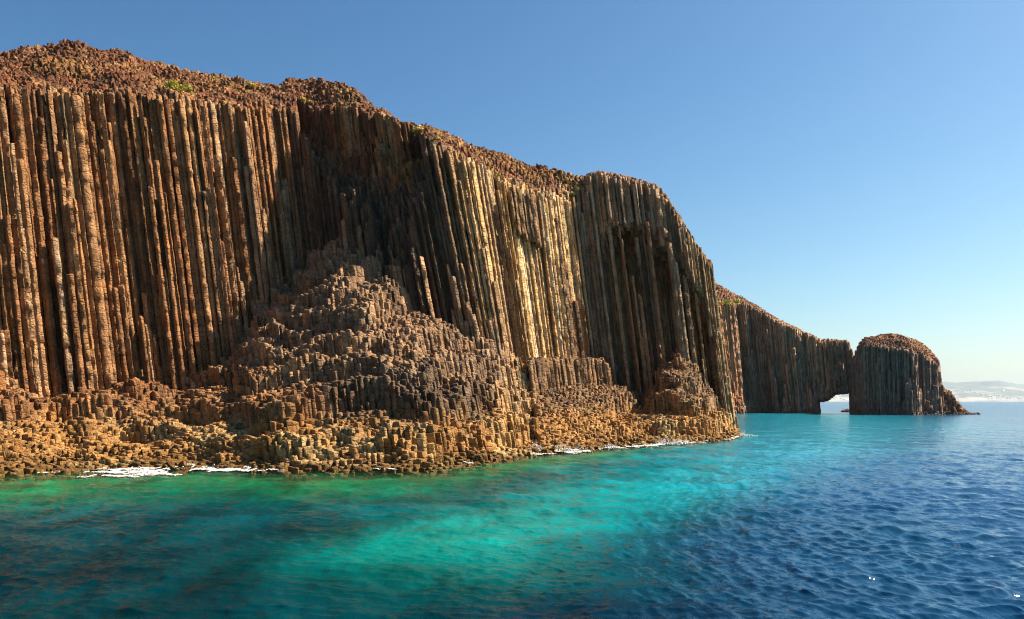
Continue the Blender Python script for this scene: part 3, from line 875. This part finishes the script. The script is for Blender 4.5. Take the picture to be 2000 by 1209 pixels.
shrub('shrub', 'shrub', 'wide yellow-green shrub on the far headland, upper of two', G, head_pts, 1425, 594, 44, 15, M_LEAF, 10)
shrub('shrub', 'shrub', 'yellow-green shrub on the far headland, lower of two by the near cliff edge', G, head_pts, 1405, 610, 36, 16, M_LEAF, 11)
shrub('grass_tuft', 'grass', 'tiny straw tuft on the rounded top of the sea stack', G, stack_pts, 1795, 672, 16, 5, M_STRAW, 12)
loose_rock('rock', 'small dark rock in the water under the arch', 'rock', 1656, 804.5, 1.6, 5)
loose_rock('rock', 'low dark rock awash at the right end of the sea stack', 'rock', 1897, 809.5, 1.3, 9, .35)

# ------------------------------------------------------------------ air
def build_haze():
    m = bpy.data.materials.new('sea_haze'); m.use_nodes = True
    nt = m.node_tree; nt.nodes.clear()
    out = nt.nodes.new('ShaderNodeOutputMaterial'); pv = nt.nodes.new('ShaderNodeVolumePrincipled')
    pv.inputs['Color'].default_value = (.62, .80, 1.0, 1); pv.inputs['Density'].default_value = 3.2e-5; pv.inputs['Anisotropy'].default_value = .2
    nt.links.new(pv.outputs[0], out.inputs['Volume'])
    x0, x1, y0, y1, z0, z1 = -9000, 17000, -400, 19500, -8, 470
    v = np.array([(a, b, c) for c in (z0, z1) for b in (y0, y1) for a in (x0, x1)], float)
    q = np.array([(0, 2, 3, 1), (4, 5, 7, 6), (0, 1, 5, 4), (2, 6, 7, 3), (0, 4, 6, 2), (1, 3, 7, 5)])
    o = link('haze', raw_mesh('haze', v, q), m); tag(o, kind='stuff')
HAZE = True
if HAZE:
    build_haze()

# ------------------------------------------------------------------ light
EL, AZ = math.radians(47), math.radians(18)       # azimuth measured from +X (right) towards +Y (away)
sun = bpy.data.lights.new('sun', 'SUN'); sun.energy = 5.0; sun.angle = math.radians(.5); sun.color = (1.0, .87, .68)
so = bpy.data.objects.new('sun', sun); C.objects.link(so)
import mathutils
d = mathutils.Vector((math.cos(EL) * math.cos(AZ), math.cos(EL) * math.sin(AZ), math.sin(EL)))
so.rotation_euler = d.to_track_quat('Z', 'Y').to_euler()
w = bpy.data.worlds.new('World'); bpy.context.scene.world = w; w.use_nodes = True
nt = w.node_tree
sky = nt.nodes.new('ShaderNodeTexSky'); sky.sky_type = 'NISHITA'; sky.sun_disc = False
sky.sun_elevation = EL; sky.sun_rotation = math.pi / 2 - AZ
sky.air_density = 1.0; sky.dust_density = 1.0; sky.ozone_density = 3.0; sky.altitude = 0
bg = nt.nodes['Background']; bg.inputs['Strength'].default_value = .05
sp = nt.nodes.new('ShaderNodeSeparateColor'); cb_ = nt.nodes.new('ShaderNodeCombineColor')
nt.links.new(sky.outputs[0], sp.inputs[0])
for ch, (pw, k) in enumerate(((1.5, .45), (1.28, .70), (1.10, .93))):      # a clear, polarised-looking sky
    p = nt.nodes.new('ShaderNodeMath'); p.operation = 'POWER'; p.inputs[1].default_value = pw
    q = nt.nodes.new('ShaderNodeMath'); q.operation = 'MULTIPLY'; q.inputs[1].default_value = k
    nt.links.new(sp.outputs[ch], p.inputs[0]); nt.links.new(p.outputs[0], q.inputs[0]); nt.links.new(q.outputs[0], cb_.inputs[ch])
nt.links.new(cb_.outputs[0], bg.inputs['Color'])

# ------------------------------------------------------------------ camera and render settings
cam = bpy.data.cameras.new('camera'); co = bpy.data.objects.new('camera', cam); C.objects.link(co)
co.location = (0, 0, CZ); co.rotation_euler = (math.radians(90), 0, 0)
cam.sensor_width = 36; cam.lens = 36 * F / 2000
cam.shift_y = (HOR - 604.5) / 2000
cam.clip_start = .1; cam.clip_end = 80000
sc = bpy.context.scene
sc.camera = co
sc.view_settings.view_transform = 'Standard'; sc.view_settings.look = 'None'
sc.view_settings.exposure = 1.3; sc.view_settings.gamma = 1.0
sc.cycles.max_bounces = 5; sc.cycles.diffuse_bounces = 1; sc.cycles.glossy_bounces = 2; sc.cycles.transparent_max_bounces = 8
sc.cycles.volume_bounces = 0
sc.cycles.use_denoising = True
sc.cycles.adaptive_threshold = .006
sc.cycles.filter_width = 1.1
